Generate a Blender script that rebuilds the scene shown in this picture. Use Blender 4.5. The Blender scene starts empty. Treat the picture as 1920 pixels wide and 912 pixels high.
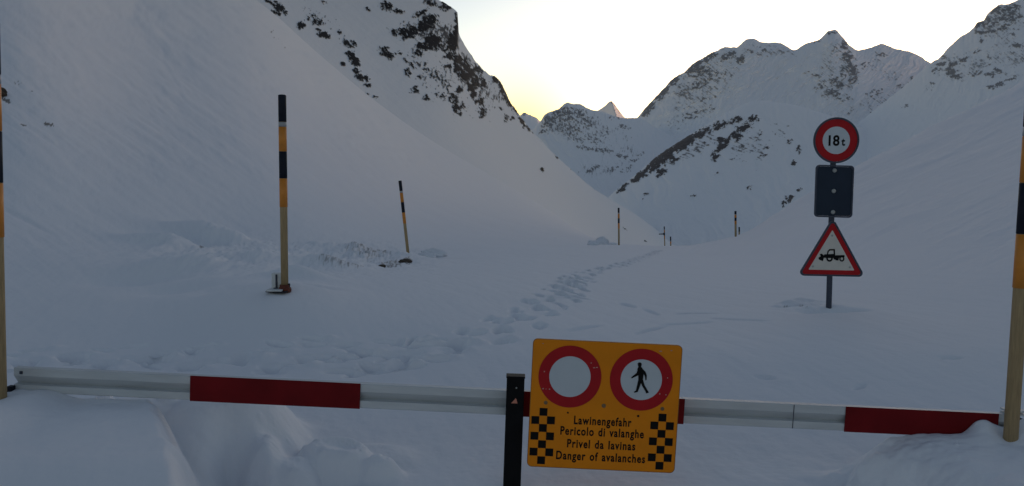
import bpy, bmesh, math, random
import numpy as np
from mathutils import Vector, Matrix

R = math.radians
scene = bpy.context.scene
COL = scene.collection
random.seed(7)
rng = np.random.default_rng(11)

# ------------------------------------------------------------------ camera
F = 1507.0            # focal length in photo pixels (1920 wide)
PITCH = R(4.5)
CAMZ = 2.0
CP, SP = math.cos(PITCH), math.sin(PITCH)
cam_d = bpy.data.cameras.new('camera')
cam = bpy.data.objects.new('camera', cam_d)
COL.objects.link(cam)
cam.location = (0, 0, CAMZ)
cam.rotation_euler = (math.pi / 2 - PITCH, 0, 0)
cam_d.sensor_width = 36.0
cam_d.lens = 36.0 * F / 1920.0
cam_d.clip_start = 0.05
cam_d.clip_end = 60000
scene.camera = cam

# ------------------------------------------------------------------ sky, sun, exposure
SUN_AZ, SUN_EL = R(24), R(3.0)
w = bpy.data.worlds.new('World')
scene.world = w
w.use_nodes = True
wn, wl = w.node_tree.nodes, w.node_tree.links
wn.clear()
sky = wn.new('ShaderNodeTexSky')
sky.sky_type = 'NISHITA'
sky.sun_disc = False
sky.sun_elevation = SUN_EL
sky.sun_rotation = SUN_AZ
sky.altitude = 2000
sky.air_density = 1.0
sky.dust_density = 1.5
sky.ozone_density = 1.0
hsv = wn.new('ShaderNodeHueSaturation')
hsv.inputs['Saturation'].default_value = 0.92
# the sky round the hidden sun glows far brighter than the rest
tcw = wn.new('ShaderNodeTexCoord')
dotn = wn.new('ShaderNodeVectorMath')
dotn.operation = 'DOT_PRODUCT'
dotn.inputs[1].default_value = (math.sin(SUN_AZ) * math.cos(SUN_EL), math.cos(SUN_AZ) * math.cos(SUN_EL), math.sin(SUN_EL))
mxn = wn.new('ShaderNodeMath')
mxn.operation = 'MAXIMUM'
mxn.inputs[1].default_value = 0.0
pwn = wn.new('ShaderNodeMath')
pwn.operation = 'POWER'
pwn.inputs[1].default_value = 3.0
scl = wn.new('ShaderNodeVectorMath')
scl.operation = 'MULTIPLY'
glow = wn.new('ShaderNodeVectorMath')
glow.operation = 'MULTIPLY_ADD'
glow.inputs[1].default_value = (0.85, 0.80, 0.68)
glow.inputs[2].default_value = (1.0, 1.0, 1.0)
wl.new(tcw.outputs['Generated'], dotn.inputs[0])
wl.new(dotn.outputs['Value'], mxn.inputs[0])
wl.new(mxn.outputs['Value'], pwn.inputs[0])
wl.new(pwn.outputs['Value'], glow.inputs[0])
wl.new(glow.outputs['Vector'], scl.inputs[1])
bg = wn.new('ShaderNodeBackground')
bg.inputs['Strength'].default_value = 0.19
wo = wn.new('ShaderNodeOutputWorld')
wl.new(sky.outputs['Color'], hsv.inputs['Color'])
tnt = wn.new('ShaderNodeVectorMath')
tnt.operation = 'MULTIPLY'
tnt.inputs[1].default_value = (1.09, 0.98, 1.005)
wl.new(hsv.outputs['Color'], tnt.inputs[0])
wl.new(tnt.outputs['Vector'], scl.inputs[0])
# yellow dawn low over the valley notch
d2n = wn.new('ShaderNodeVectorMath')
d2n.operation = 'DOT_PRODUCT'
d2n.inputs[1].default_value = (math.sin(R(0.5)) * math.cos(R(2)), math.cos(R(0.5)) * math.cos(R(2)), math.sin(R(2)))
m2n = wn.new('ShaderNodeMath')
m2n.operation = 'MAXIMUM'
m2n.inputs[1].default_value = 0.0
p2n = wn.new('ShaderNodeMath')
p2n.operation = 'POWER'
p2n.inputs[1].default_value = 330.0
ylw = wn.new('ShaderNodeVectorMath')
ylw.operation = 'MULTIPLY_ADD'
ylw.inputs[1].default_value = (0.10, -0.08, -0.72)
ylw.inputs[2].default_value = (1.0, 1.0, 1.0)
yml = wn.new('ShaderNodeVectorMath')
yml.operation = 'MULTIPLY'
wl.new(tcw.outputs['Generated'], d2n.inputs[0])
wl.new(d2n.outputs['Value'], m2n.inputs[0])
wl.new(m2n.outputs['Value'], p2n.inputs[0])
wl.new(p2n.outputs['Value'], ylw.inputs[0])
wl.new(scl.outputs['Vector'], yml.inputs[0])
wl.new(ylw.outputs['Vector'], yml.inputs[1])
wl.new(yml.outputs['Vector'], bg.inputs['Color'])
wl.new(bg.outputs['Background'], wo.inputs['Surface'])

sun_d = bpy.data.lights.new('sun', 'SUN')
sun_d.energy = 2.0
sun_d.angle = R(0.5)
sun_d.color = (1.0, 0.50, 0.36)
sun = bpy.data.objects.new('sun', sun_d)
COL.objects.link(sun)
sdir = Vector((math.sin(SUN_AZ) * math.cos(SUN_EL), math.cos(SUN_AZ) * math.cos(SUN_EL), math.sin(SUN_EL)))
sun.rotation_euler = sdir.to_track_quat('Z', 'Y').to_euler()
sun.location = sdir * 200

scene.view_settings.view_transform = 'Standard'
scene.view_settings.look = 'None'
scene.view_settings.gamma = 1.0
scene.view_settings.exposure = 0.10
scene.render.engine = 'CYCLES'
scene.cycles.use_denoising = True
scene.cycles.max_bounces = 6

# ------------------------------------------------------------------ numpy helpers
_perm = np.random.default_rng(3).permutation(256)
_perm = np.concatenate([_perm, _perm, _perm])
_ga = np.random.default_rng(4).uniform(0, 2 * np.pi, 256)
_gx, _gy = np.cos(_ga), np.sin(_ga)


def perlin(x, y):
    xi, yi = np.floor(x).astype(np.int64), np.floor(y).astype(np.int64)
    xf, yf = x - xi, y - yi
    xi &= 255
    yi &= 255
    u = xf * xf * xf * (xf * (xf * 6 - 15) + 10)
    v = yf * yf * yf * (yf * (yf * 6 - 15) + 10)

    def g(ix, iy, dx, dy):
        h = _perm[_perm[ix] + iy] & 255
        return _gx[h] * dx + _gy[h] * dy
    a = g(xi, yi, xf, yf)
    b = g(xi + 1, yi, xf - 1, yf)
    c = g(xi, yi + 1, xf, yf - 1)
    d = g(xi + 1, yi + 1, xf - 1, yf - 1)
    return (a + u * (b - a) + v * ((c + u * (d - c)) - (a + u * (b - a)))) * 1.5


def fbm(x, y, octv=4, gain=0.5, off=0.0):
    s, amp, tot = 0.0, 1.0, 0.0
    for i in range(octv):
        s = s + amp * perlin(x + off + 17.3 * i, y - off + 9.1 * i)
        tot += amp
        amp *= gain
        x, y = x * 2.03, y * 2.03
    return s / tot


def sstep(a, b, x):
    t = np.clip((x - a) / (b - a), 0, 1)
    return t * t * (3 - 2 * t)


def pchip(xk, yk, x):
    """monotone cubic; yk may be (n, m): interpolates along axis 0 -> (len(x), m)"""
    xk = np.asarray(xk, float)
    yk = np.asarray(yk, float)
    one = yk.ndim == 1
    if one:
        yk = yk[:, None]
    h = np.diff(xk)[:, None]
    d = np.diff(yk, axis=0) / h
    m = np.zeros_like(yk)
    if len(xk) > 2:
        w1 = 2 * h[1:] + h[:-1]
        w2 = h[1:] + 2 * h[:-1]
        with np.errstate(divide='ignore', invalid='ignore'):
            hm = (w1 + w2) / (w1 / d[:-1] + w2 / d[1:])
        m[1:-1] = np.where(d[:-1] * d[1:] > 0, hm, 0)
    m[0], m[-1] = d[0], d[-1]
    m = np.nan_to_num(m)
    x = np.clip(np.asarray(x, float), xk[0], xk[-1])
    i = np.clip(np.searchsorted(xk, x, side='right') - 1, 0, len(xk) - 2)
    hh = np.diff(xk)[i][:, None]
    t = ((x - xk[i])[:, None]) / hh
    r = ((2 * t**3 - 3 * t**2 + 1) * yk[i] + (t**3 - 2 * t**2 + t) * hh * m[i]
         + (-2 * t**3 + 3 * t**2) * yk[i + 1] + (t**3 - t**2) * hh * m[i + 1])
    return r[:, 0] if one else r


def world(px, py, Y):
    """photo pixel and depth along +Y -> point in the place"""
    xr, yr = (px - 960.0) / F, (456.0 - py) / F
    k = CP + yr * SP
    return xr / k * Y, Y, CAMZ + (-SP + yr * CP) / k * Y


def wpt(px, py, Y):
    return Vector(world(px, py, Y))


# ------------------------------------------------------------------ materials
def new_mat(name):
    m = bpy.data.materials.new(name)
    m.use_nodes = True
    return m, m.node_tree.nodes, m.node_tree.links, m.node_tree.nodes['Principled BSDF']


def simple(name, col, rough=0.5, metal=0.0, var=0.12, scale=18.0, bump=0.0, spec=0.5, stretch=None):
    m, n, l, b = new_mat(name)
    b.inputs['Roughness'].default_value = rough
    b.inputs['Metallic'].default_value = metal
    b.inputs['Specular IOR Level'].default_value = spec
    tc = n.new('ShaderNodeTexCoord')
    mp = n.new('ShaderNodeMapping')
    if stretch:
        mp.inputs['Scale'].default_value = stretch
    nz = n.new('ShaderNodeTexNoise')
    nz.inputs['Scale'].default_value = scale
    nz.inputs['Detail'].default_value = 6
    cr = n.new('ShaderNodeMapRange')
    cr.inputs['From Min'].default_value = 0.3
    cr.inputs['From Max'].default_value = 0.7
    cr.inputs['To Min'].default_value = 1 - var
    cr.inputs['To Max'].default_value = 1 + var
    mul = n.new('ShaderNodeVectorMath')
    mul.operation = 'SCALE'
    mul.inputs[0].default_value = col
    l.new(tc.outputs['Object'], mp.inputs['Vector'])
    l.new(mp.outputs['Vector'], nz.inputs['Vector'])
    l.new(nz.outputs['Fac'], cr.inputs['Value'])
    l.new(cr.outputs['Result'], mul.inputs['Scale'])
    l.new(mul.outputs['Vector'], b.inputs['Base Color'])
    if bump:
        bp = n.new('ShaderNodeBump')
        bp.inputs['Strength'].default_value = bump
        bp.inputs['Distance'].default_value = 0.01
        l.new(nz.outputs['Fac'], bp.inputs['Height'])
        l.new(bp.outputs['Normal'], b.inputs['Normal'])
    return m


def terrain_mat(name, rock_a, rock_b, rock_scale, bump_scale, bump_dist, snow=(0.80, 0.81, 0.84)):
    m, n, l, b = new_mat(name)
    b.inputs['Roughness'].default_value = 0.75
    b.inputs['Specular IOR Level'].default_value = 0.06
    geo = n.new('ShaderNodeNewGeometry')
    at = n.new('ShaderNodeAttribute')
    at.attribute_name = 'rock'
    nz = n.new('ShaderNodeTexNoise')
    nz.inputs['Scale'].default_value = rock_scale
    nz.inputs['Detail'].default_value = 5
    rk = n.new('ShaderNodeMix')
    rk.data_type = 'RGBA'
    rk.inputs['A'].default_value = (*rock_a, 1)
    rk.inputs['B'].default_value = (*rock_b, 1)
    mx = n.new('ShaderNodeMix')
    mx.data_type = 'RGBA'
    mx.inputs['A'].default_value = (*snow, 1)
    n2 = n.new('ShaderNodeTexNoise')
    n2.inputs['Scale'].default_value = bump_scale
    n2.inputs['Detail'].default_value = 4
    bp = n.new('ShaderNodeBump')
    bp.inputs['Strength'].default_value = 0.5
    bp.inputs['Distance'].default_value = bump_dist
    l.new(geo.outputs['Position'], nz.inputs['Vector'])
    l.new(geo.outputs['Position'], n2.inputs['Vector'])
    l.new(nz.outputs['Fac'], rk.inputs['Factor'])
    l.new(at.outputs['Fac'], mx.inputs['Factor'])
    l.new(rk.outputs['Result'], mx.inputs['B'])
    l.new(mx.outputs['Result'], b.inputs['Base Color'])
    l.new(n2.outputs['Fac'], bp.inputs['Height'])
    l.new(bp.outputs['Normal'], b.inputs['Normal'])
    return m


M_SNOW = terrain_mat('snow_near', (0.16, 0.13, 0.10), (0.05, 0.045, 0.04), 9.0, 14.0, 0.012)
M_CRAG = terrain_mat('snow_crag', (0.006, 0.006, 0.008), (0.019, 0.018, 0.019), 0.25, 0.35, 0.35)
M_FAR = terrain_mat('snow_far', (0.055, 0.053, 0.058), (0.12, 0.105, 0.10), 0.04, 0.05, 3.0, snow=(0.87, 0.88, 0.90))  # paler rock tones painted in place of distance haze


# ------------------------------------------------------------------ lofted terrain
def grid_mesh(name, X, Y, Z, mat, rock=None, kind='structure'):
    nv, nu = X.shape
    co = np.stack([X, Y, Z], -1).astype(np.float32).reshape(-1)
    idx = np.arange(nv * nu, dtype=np.int32).reshape(nv, nu)
    q = np.stack([idx[:-1, :-1], idx[:-1, 1:], idx[1:, 1:], idx[1:, :-1]], -1).reshape(-1)
    nf = len(q) // 4
    me = bpy.data.meshes.new(name)
    me.vertices.add(nv * nu)
    me.vertices.foreach_set('co', co)
    me.loops.add(len(q))
    me.loops.foreach_set('vertex_index', q)
    me.polygons.add(nf)
    me.polygons.foreach_set('loop_start', np.arange(0, len(q), 4, dtype=np.int32))
    me.polygons.foreach_set('use_smooth', np.ones(nf, dtype=bool))
    me.update(calc_edges=True)
    a = me.attributes.new('rock', 'FLOAT', 'POINT')
    a.data.foreach_set('value', (np.zeros(nv * nu) if rock is None else rock.reshape(-1)).astype(np.float32))
    me.materials.append(mat)
    o = bpy.data.objects.new(name, me)
    COL.objects.link(o)
    o['kind'] = kind
    return o


def gsmooth(u, A, sig):
    """smooth along the columns, by sig photo pixels"""
    if sig <= 0:
        return A
    lo, hi = u[0], u[-1]
    g = np.arange(lo - 4 * sig, hi + 4 * sig, sig / 6)
    v = np.interp(g, u, A)
    k_ = np.exp(-0.5 * (np.arange(-24, 25) / 6.0) ** 2)
    k_ /= k_.sum()
    v = np.convolve(np.pad(v, 24, mode='edge'), k_, mode='valid')
    return np.interp(u, g, v)


def loft(us, curves, counts, sig=None):
    """curves: list of knot lists (px, py, Y). counts: samples per segment -> px, py, Y grids (rows x cols)"""
    K = len(curves)
    P = np.zeros((K, len(us)))
    L = np.zeros((K, len(us)))
    for k, c in enumerate(curves):
        c = np.array(c, float)
        P[k] = pchip(c[:, 0], c[:, 1], us)
        L[k] = pchip(c[:, 0], np.log(c[:, 2]), us)
        if sig is not None:
            P[k] = gsmooth(us, P[k], sig[k][0])
            L[k] = gsmooth(us, L[k], sig[k][1])
    v = np.concatenate([np.linspace(k, k + 1, n, endpoint=False) for k, n in enumerate(counts)] + [[K - 1.0]])
    return np.broadcast_to(us, (len(v), len(us))).copy(), pchip(np.arange(K), P, v), np.exp(pchip(np.arange(K), L, v)), v


def rock_density(px, py, blobs):
    """blobs: (cx, cy, rx, ry, degrees, strength) ellipses, degrees measured clockwise on the photo"""
    D = np.zeros_like(px)
    for cx, cy, rx, ry, dg, s in blobs:
        c, sn = math.cos(R(dg)), math.sin(R(dg))
        dx, dy = px - cx, py - cy
        a, b = (dx * c + dy * sn) / rx, (-dx * sn + dy * c) / ry
        D = np.maximum(D, s * (1 - sstep(0.45, 1.25, np.sqrt(a * a + b * b))))
    return D


def rock_mask(px, py, blobs, size, dg, stretch, soft=0.10, off=0.0, fine=False, wide=None):
    jx = fbm(px / (size * 1.5), py / (size * 1.5), 4, gain=.7, off=off + 41) * size * 1.5
    jy = fbm(px / (size * 1.5), py / (size * 1.5), 4, gain=.7, off=off + 57) * size * 1.5
    D = rock_density(px + jx, py + jy, blobs)
    c, sn = math.cos(R(dg)), math.sin(R(dg))
    a, b = (px * c + py * sn) / (size * stretch), (-px * sn + py * c) / size
    wx = fbm(px / (size * 2.2), py / (size * 2.2), 2, off=off + 5)
    n = fbm(a + wx * .5, b + wx * .5, 5, gain=0.68, off=off)
    n01 = np.clip(0.5 + n * 1.05, 0, 1)
    if fine:
        # broken, banded cover: patches come and go, thin ledges follow the beds
        patch = fbm(px / (size * 7), py / (size * 6), 3, off=off + 3)
        c2, s2 = math.cos(R(dg + 62)), math.sin(R(dg + 62))
        led = fbm((px * c2 + py * s2) / (size * 3.2), (-px * s2 + py * c2) / (size * .55), 3, off=off + 11)
        Dw = rock_density(px, py, wide) if wide else 0 * D
        Dw = Dw + .38 * patch * (Dw > .02)
        m2 = sstep(0, soft * 2.2, np.clip(.5 + .62 * n + .62 * led, 0, 1) + Dw - 1.0) * (Dw > .02)
        return np.maximum(sstep(0, soft, np.clip(n01 + .22 * led, 0, 1) + D - 1.0) * (D > 0.01), .9 * m2)
    return sstep(0, soft, n01 + D - 1.0) * (D > 0.01)


# ================================================================== SNOW GROUND with both near slopes
# per column: (py, Y) for the stations foot .. crest
cols = {
    -1400: [(650, 6.2), (590, 7), (540, 8), (490, 9), (440, 10.5), (300, 14), (0, 25), (-700, 60)],
    -400: [(650, 7.2), (590, 8), (540, 9), (490, 10.5), (445, 12.5), (250, 22), (0, 36), (-450, 120)],
    0: [(650, 8.2), (600, 9.2), (545, 10.8), (495, 12.8), (450, 15), (270, 22), (60, 35), (-250, 170)],
    250: [(650, 8.2), (600, 9.1), (550, 10.5), (500, 13), (455, 18), (300, 28), (120, 52), (-110, 220)],
    480: [(650, 8.0), (600, 8.6), (550, 9.6), (500, 13), (455, 22), (330, 34), (170, 70), (0, 260)],
    590: [(650, 8.0), (600, 8.7), (550, 9.8), (500, 14.5), (465, 22), (365, 38), (235, 82), (95, 270)],
    700: [(650, 8.1), (590, 9.2), (540, 11), (497, 17), (473, 25), (400, 45), (290, 95), (187, 280)],
    800: [(650, 8.1), (590, 9.4), (535, 12), (490, 21), (470, 30), (415, 56), (335, 118), (258, 285)],
    900: [(650, 8.1), (590, 9.6), (530, 13), (488, 23), (466, 37), (425, 70), (375, 135), (318, 290)],
    980: [(650, 8.1), (588, 9.9), (524, 14), (485, 25), (466, 38), (438, 74), (400, 145), (364, 290)],
    1050: [(650, 8.1), (585, 10.3), (520, 15.5), (485, 25.5), (466, 38), (450, 68), (432, 130), (409, 290)],
    1110: [(650, 8.1), (582, 10.7), (520, 16.3), (485, 27), (465, 41), (459.5, 54), (456, 72), (446, 120)],
    1160: [(650, 8.1), (581, 10.9), (520, 16.8), (485, 27.5), (465, 42), (460.5, 49), (458.5, 56), (457, 66)],
    1250: [(650, 8.1), (580, 11), (520, 17.2), (485, 31), (470, 50), (466.5, 66), (464.5, 82), (463, 95)],
    1290: [(650, 8.1), (580, 11), (520, 17.5), (484, 32), (470, 54), (466, 70), (463.5, 85), (461.5, 97)],
    1340: [(650, 8.1), (580, 11), (520, 17.5), (482, 32), (465, 52), (460, 66), (456, 79), (453, 90)],
    1380: [(650, 8.1), (580, 11), (520, 17.5), (480, 32), (459, 50), (452, 62), (446, 72), (442, 81)],
    1460: [(650, 8.1), (580, 11), (520, 17), (475, 29), (445, 44), (430, 55), (414, 68), (400, 82)],
    1560: [(650, 8.1), (582, 10.6), (530, 15), (470, 25), (420, 40), (390, 52), (362, 67), (338, 85)],
    1700: [(650, 8.1), (585, 10.5), (530, 14), (460, 22), (390, 36), (350, 48), (305, 65), (262, 92)],
    1920: [(650, 8.1), (590, 9.8), (520, 12.5), (440, 18), (350, 27), (290, 38), (225, 58), (152, 95)],
    2300: [(650, 7.6), (580, 9), (500, 11), (400, 14.5), (290, 21), (200, 30), (100, 50), (-20, 100)],
    3300: [(650, 6.5), (580, 7.5), (480, 8.8), (350, 11), (200, 15), (50, 22), (-150, 40), (-450, 100)],
}


def py_of(Yd, z):
    t = (z - CAMZ) / Yd
    return 456.0 - F * (t * CP + SP) / (CP - t * SP)


curves = []
for Yd, z in ((0.8, 0.0), (4.0, 0.02), (5.6, 0.06)):
    curves.append([(c, py_of(Yd, z), Yd) for c in cols])
for k in range(8):
    curves.append([(c, v[k][0], v[k][1]) for c, v in cols.items()])
curves.append([(c, max(v[7][0] + 60, 505) if v[7][0] > 300 else v[7][0] + 90, v[7][1] * 1.35) for c, v in cols.items()])
curves.append([(c, 575, v[7][1] * 2.2) for c, v in cols.items()])
curves.append([(c, 520, 3500.) for c in cols])
curves.append([(c, 420, 16000.) for c in cols])
us = np.concatenate([np.linspace(-1400, -60, 60, endpoint=False), np.linspace(-60, 1980, 1500, endpoint=False),
                     np.linspace(1980, 3300, 60)])
counts = [20, 230, 110, 110, 110, 130, 100, 60, 90, 80, 80, 16, 10, 10]
GP, GV, GY, GVV = loft(us, curves, counts, [(55, 55)] * 10 + [(18, 45)] + [(40, 60)] * 4)
# soften the stations' seams
for A in (GV,):
    A[:] = (np.roll(A, 1, 1) + A * 2 + np.roll(A, -1, 1)) / 4
GX, _, GZ = world(GP, GV, GY)
baseZ = GZ.copy()
N_CREST = sum(counts[:10])


def ground_at(px, py):
    """first visible ground point under a photo pixel (before small detail)"""
    j = int(np.argmin(np.abs(us - px)))
    col = GV[:N_CREST + 1, j]
    i = int(np.argmax(col <= py)) if (col <= py).any() else N_CREST
    return GX[i, j], GY[i, j], GZ[i, j]


def near(px, halfw):
    j0, j1 = np.searchsorted(us, px - halfw), np.searchsorted(us, px + halfw)
    return slice(j0, max(j1, j0 + 1))


def ground_z(x, y):
    """height of the finished snow at x, y"""
    px = 960 + F * x / y
    for _ in range(2):
        j = int(np.argmin(np.abs(us - px)))
        i = int(np.argmin(np.abs(GY[:N_CREST + 1, j] - y)))
        xr = (GX[i, j])
        px += (x - xr) / y * F
    return float(GZ[i, j])


def bump(x, y, h, rx, ry=None, dg=0.0, flat=0.0, sharp=False):
    """raise (or sink) an elliptic lump; flat>0 makes its top flat with a steeper rim"""
    ry = ry or rx
    px = 960 + F * x / max(y, .5)
    hw = F * (max(rx, ry) * 2.2) / max(y - max(rx, ry), 1.0) + 10
    s = near(px, hw)
    c, sn = math.cos(R(dg)), math.sin(R(dg))
    dx, dy = GX[:, s] - x, GY[:, s] - y
    a, b = (dx * c + dy * sn) / rx, (-dx * sn + dy * c) / ry
    q = a * a + b * b
    if sharp:
        GZ[:, s] += h * np.exp(-q * q)
    elif flat:
        qq = np.sqrt(q) + 0.10 * fbm(GX[:, s] * 5, GY[:, s] * 5, 3, off=x)
        GZ[:, s] += h * (1 - sstep(1 - flat, 1 + flat, qq))
    else:
        GZ[:, s] += h * np.exp(-q)


# broad undulation and wind ripples; fades in the distance so that the crest stays put
amp = sstep(5, 30, GY) * (1 - sstep(90, 200, GY) * 0.3)
GZ += amp * 0.10 * fbm(GX * 0.16, GY * 0.10, 3)
side = sstep(2.0, 12.0, GX - 0.12 * GY)
_c, _s = math.cos(R(-24)), math.sin(R(-24))
_a, _b = GP * _c + GV * _s, -GP * _s + GV * _c
GZ += side * 0.0052 * GY * fbm(_a / 260 + .3 * fbm(_a / 200, _b / 60, 2, off=4), _b / 26, 4, gain=.6, off=3)
sideL = sstep(3.0, 14.0, -GX - 0.05 * GY)
_c, _s = math.cos(R(33)), math.sin(R(33))
_a, _b = GP * _c + GV * _s, -GP * _s + GV * _c
GZ += sideL * (1 - sstep(200, 280, GY)) * (0.0042 * GY * fbm(_a / 330 + .4 * fbm(_a / 180, _b / 70, 2, off=14), _b / 46, 4, gain=.58, off=9)
                                           + 0.0012 * GY * fbm(_a / 60, _b / 12, 3, off=19))
GZ += (0.012 * fbm(GX * 1.1, GY * 0.8, 3, off=21) + .010 * fbm(GX * 3.1 + GY, GY * 1.1, 3, off=22)) * (1 - sstep(20, 60, GY)) * sstep(3, 5, GY)
# hummocks at the foot of the left slope
for px, py, h, rx in ((380, 452, .30, 1.3), (420, 462, .24, .9), (300, 462, .20, 1.0), (460, 492, .14, .9), (350, 500, .12, .8),
                      (640, 475, .10, 1.6), (690, 478, .12, 1.6), (600, 500, .14, .8), (560, 520, .12, .5), (250, 520, -.10, .9),
                      (330, 535, -.08, .7), (420, 540, -.06, .5), (590, 545, -.06, .35)):
    x, y, z = ground_at(px, py)
    bump(x, y, h * 1.5, rx * .85, rx * 0.6)
hm = np.exp(-((GP - 420) / 170) ** 2 - ((GV - 480) / 28) ** 2) + np.exp(-((GP - 690) / 110) ** 2 - ((GV - 482) / 22) ** 2)
GZ += hm * 0.30 * fbm(GX * 0.9, GY * 0.35, 5, gain=.6, off=31) + hm * .16 * np.abs(fbm(GX * 1.8, GY * .8, 4, gain=.6, off=35))

# --- mound round the pole and the road-sign base
x, y, z = ground_at(534, 548)
bump(x, y + .25, .09, .75, .5)
for px, py, h, rx, ry in ((1478, 571, .06, .13, .09), (1497, 569, .06, .11, .09), (1520, 568, .05, .14, .09), (1540, 571, .04, .10, .08), (1458, 576, .03, .08, .06),
                          (1495, 577, -.13, .26, .13), (1545, 588, -.13, .26, .15), (1580, 586, -.10, .22, .13), (1610, 586, -.04, .14, .08), (1480, 576, -.05, .07, .04),
                          (1501, 575, -.05, .06, .04), (1512, 584, -.04, .04, .04), (1465, 581, -.03, .08, .06), (1530, 579, .03, .05, .04)):
    x, y, z = ground_at(px, py)
    bump(x, y, h, rx, ry)
mk = np.exp(-((GP - 1525) / 62) ** 2 - ((GV - 578) / 11) ** 2)
GZ += mk * 0.06 * fbm(GX * 3.5, GY * 1.2, 4, gain=.6, off=41)

# --- footprint trails
def trail(pts, n_pass, spread, depth=0.10, step=0.42, size=(.115, .048)):
    w_ = [ground_at(*p)[:2] for p in pts]
    for ps in range(n_pass):
        off = random.uniform(-spread, spread)
        tpos = random.uniform(0, step)
        side_ = 1
        for (x0, y0), (x1, y1) in zip(w_[:-1], w_[1:]):
            L = math.hypot(x1 - x0, y1 - y0)
            if L < 1e-6:
                continue
            tx, ty = (x1 - x0) / L, (y1 - y0) / L
            while tpos < L:
                o_ = off + side_ * 0.11 + random.gauss(0, .05)
                x, y = x0 + tx * tpos - ty * o_, y0 + ty * tpos + tx * o_
                dg = math.degrees(math.atan2(ty, tx)) + random.gauss(0, 22)
                d = depth * random.uniform(.6, 1.25)
                bump(x, y, -d, size[0] * random.uniform(.85, 1.25), size[1] * random.uniform(.85, 1.3), dg, sharp=True)
                if random.random() < .5:
                    bump(x + tx * .2, y + ty * .2, d * .35, .07, .06, dg)
                side_ = -side_
                tpos += step * random.uniform(.85, 1.2)
            tpos -= L


main = [(-40, 676), (60, 669), (200, 664), (330, 668), (450, 668), (560, 670), (700, 668), (780, 660), (880, 645), (950, 622), (985, 600),
        (1010, 585), (1040, 565), (1065, 545), (1085, 520), (1110, 508), (1150, 500), (1190, 490), (1215, 478), (1240, 470)]
trail(main[:8], 6, .36, .082, step=.42)
trail(main[5:9], 4, .42, .082, step=.42)
trail(main[7:15], 5, .34, .074, step=.42)
trail(main[13:], 3, .13, .075, step=.55)
trail([(640, 690), (690, 684), (760, 672), (840, 656)], 2, .2, .10)
trail([(1050, 560), (1090, 556), (1150, 568), (1210, 580), (1270, 591), (1330, 590), (1390, 597), (1440, 604), (1490, 607)], 1, .05, .055, step=.8, size=(.26, .05))
trail([(1010, 632), (1080, 622), (1150, 620), (1230, 614), (1290, 608), (1340, 603), (1370, 602)], 1, .04, .05, step=.8, size=(.26, .05))
trail([(1300, 706), (1380, 708), (1440, 716), (1520, 717), (1600, 716)], 1, .03, .035, step=.75, size=(.10, .03))
trail([(1690, 678), (1730, 679), (1780, 681), (1830, 683)], 1, .03, .05, step=.55, size=(.10, .035))

# --- trodden snow in front: heap under the left end of the barrier, stepped holes, heap at the right pole
nz1 = fbm(GX * 1.6, GY * 1.6, 3, off=51)
nz2 = fbm(GX * 5, GY * 5, 3, off=61)


def fx(px, Yd):
    return (px - 960) / F * Yd


edge = (342 + (4.85 - GY) * 48 - 960) / F * GY + 0.05 * nz1 + .07 * fbm(GX * 2.3 + 4, GY * 2.3, 3, off=64) + .02 * nz2
left_heap = (1 - sstep(-.24, .13, GX - edge)) * (1 - sstep(5.0, 5.45, GY + .10 * nz1)) * sstep(2.2, 3.6, GY)
top = 0.575 + 0.08 * sstep(-2.7, -3.05, GX) + .015 * nz1


def mound(px, Yd, h, rx, ry, dg=0., pw=2.0, wob=.14):
    """height field of one rounded block of trodden snow"""
    c, sn = math.cos(R(dg)), math.sin(R(dg))
    dx, dy = GX - fx(px, Yd), GY - Yd
    a_, b_ = (dx * c + dy * sn) / rx, (-dx * sn + dy * c) / ry
    q = np.sqrt(a_ * a_ + b_ * b_) * (1 + wob * fbm(GX * 2.2, GY * 2.2, 3, off=px * .1))
    return h * np.exp(-q ** (2 * pw))


NS = slice(0, sum(counts[:4]))
heap = left_heap * top
kq = .035
for args in ((405, 5.52, .47, .47, .60, 0, 1.9), (470, 5.15, .27, .20, .30, 25, 1.6), (622, 5.30, .19, .27, .22, -18, 3), (545, 5.08, .15, .17, .16), (705, 5.18, .13, .14, .12), (690, 5.5, .06, .3, .2),
             (565, 5.45, .11, .05, .05), (235, 5.38, .46, .42, .16), (300, 5.45, .47, .13, .12), (180, 5.5, .46, .12, .12)):
    m_ = mound(*args)
    bl = np.maximum(kq * 2 - np.abs(heap - m_), 0) / (kq * 2)
    heap = np.maximum(heap, m_) + bl * bl * kq / 2 * np.clip(np.minimum(heap, m_) / .06, 0, 1)
steep = np.clip(heap / .12, 0, 1) * (GX > edge - .05)
heap = heap + steep * (.014 * fbm(GX * 4.5, GY * 4.5, 4, gain=.6, off=93) + .006 * np.abs(fbm(GX * 14, GY * 14, 3, off=95)))
GZ += heap
for _ in range(18):
    px_, Yd_ = random.uniform(360, 760), random.uniform(5.0, 5.5)
    r_ = random.choice((.015, .02, .025, .035, .05))
    bump(fx(px_, Yd_), Yd_, r_ * random.uniform(.3, .6), r_, r_ * random.uniform(.8, 1.4), random.uniform(0, 180), sharp=True)
for _ in range(9):
    px_, Yd_ = random.uniform(1600, 1840), random.uniform(4.6, 5.2)
    r_ = random.choice((.015, .02, .025, .03, .045))
    bump(fx(px_, Yd_), Yd_, r_ * random.uniform(.25, .5), r_, r_ * random.uniform(.8, 1.4), random.uniform(0, 180), sharp=True)
for px, Yd, h, rx, ry, dg in ((428, 5.0, -.20, .11, .17, 10), (412, 5.14, -.13, .10, .16, 0), (472, 4.92, -.08, .05, .09, 30), (600, 5.06, -.06, .16, .08, 0), (640, 5.3, -.05, .14, .08, -10)):
    bump(fx(px, Yd), Yd, h, rx, ry, dg)
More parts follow.
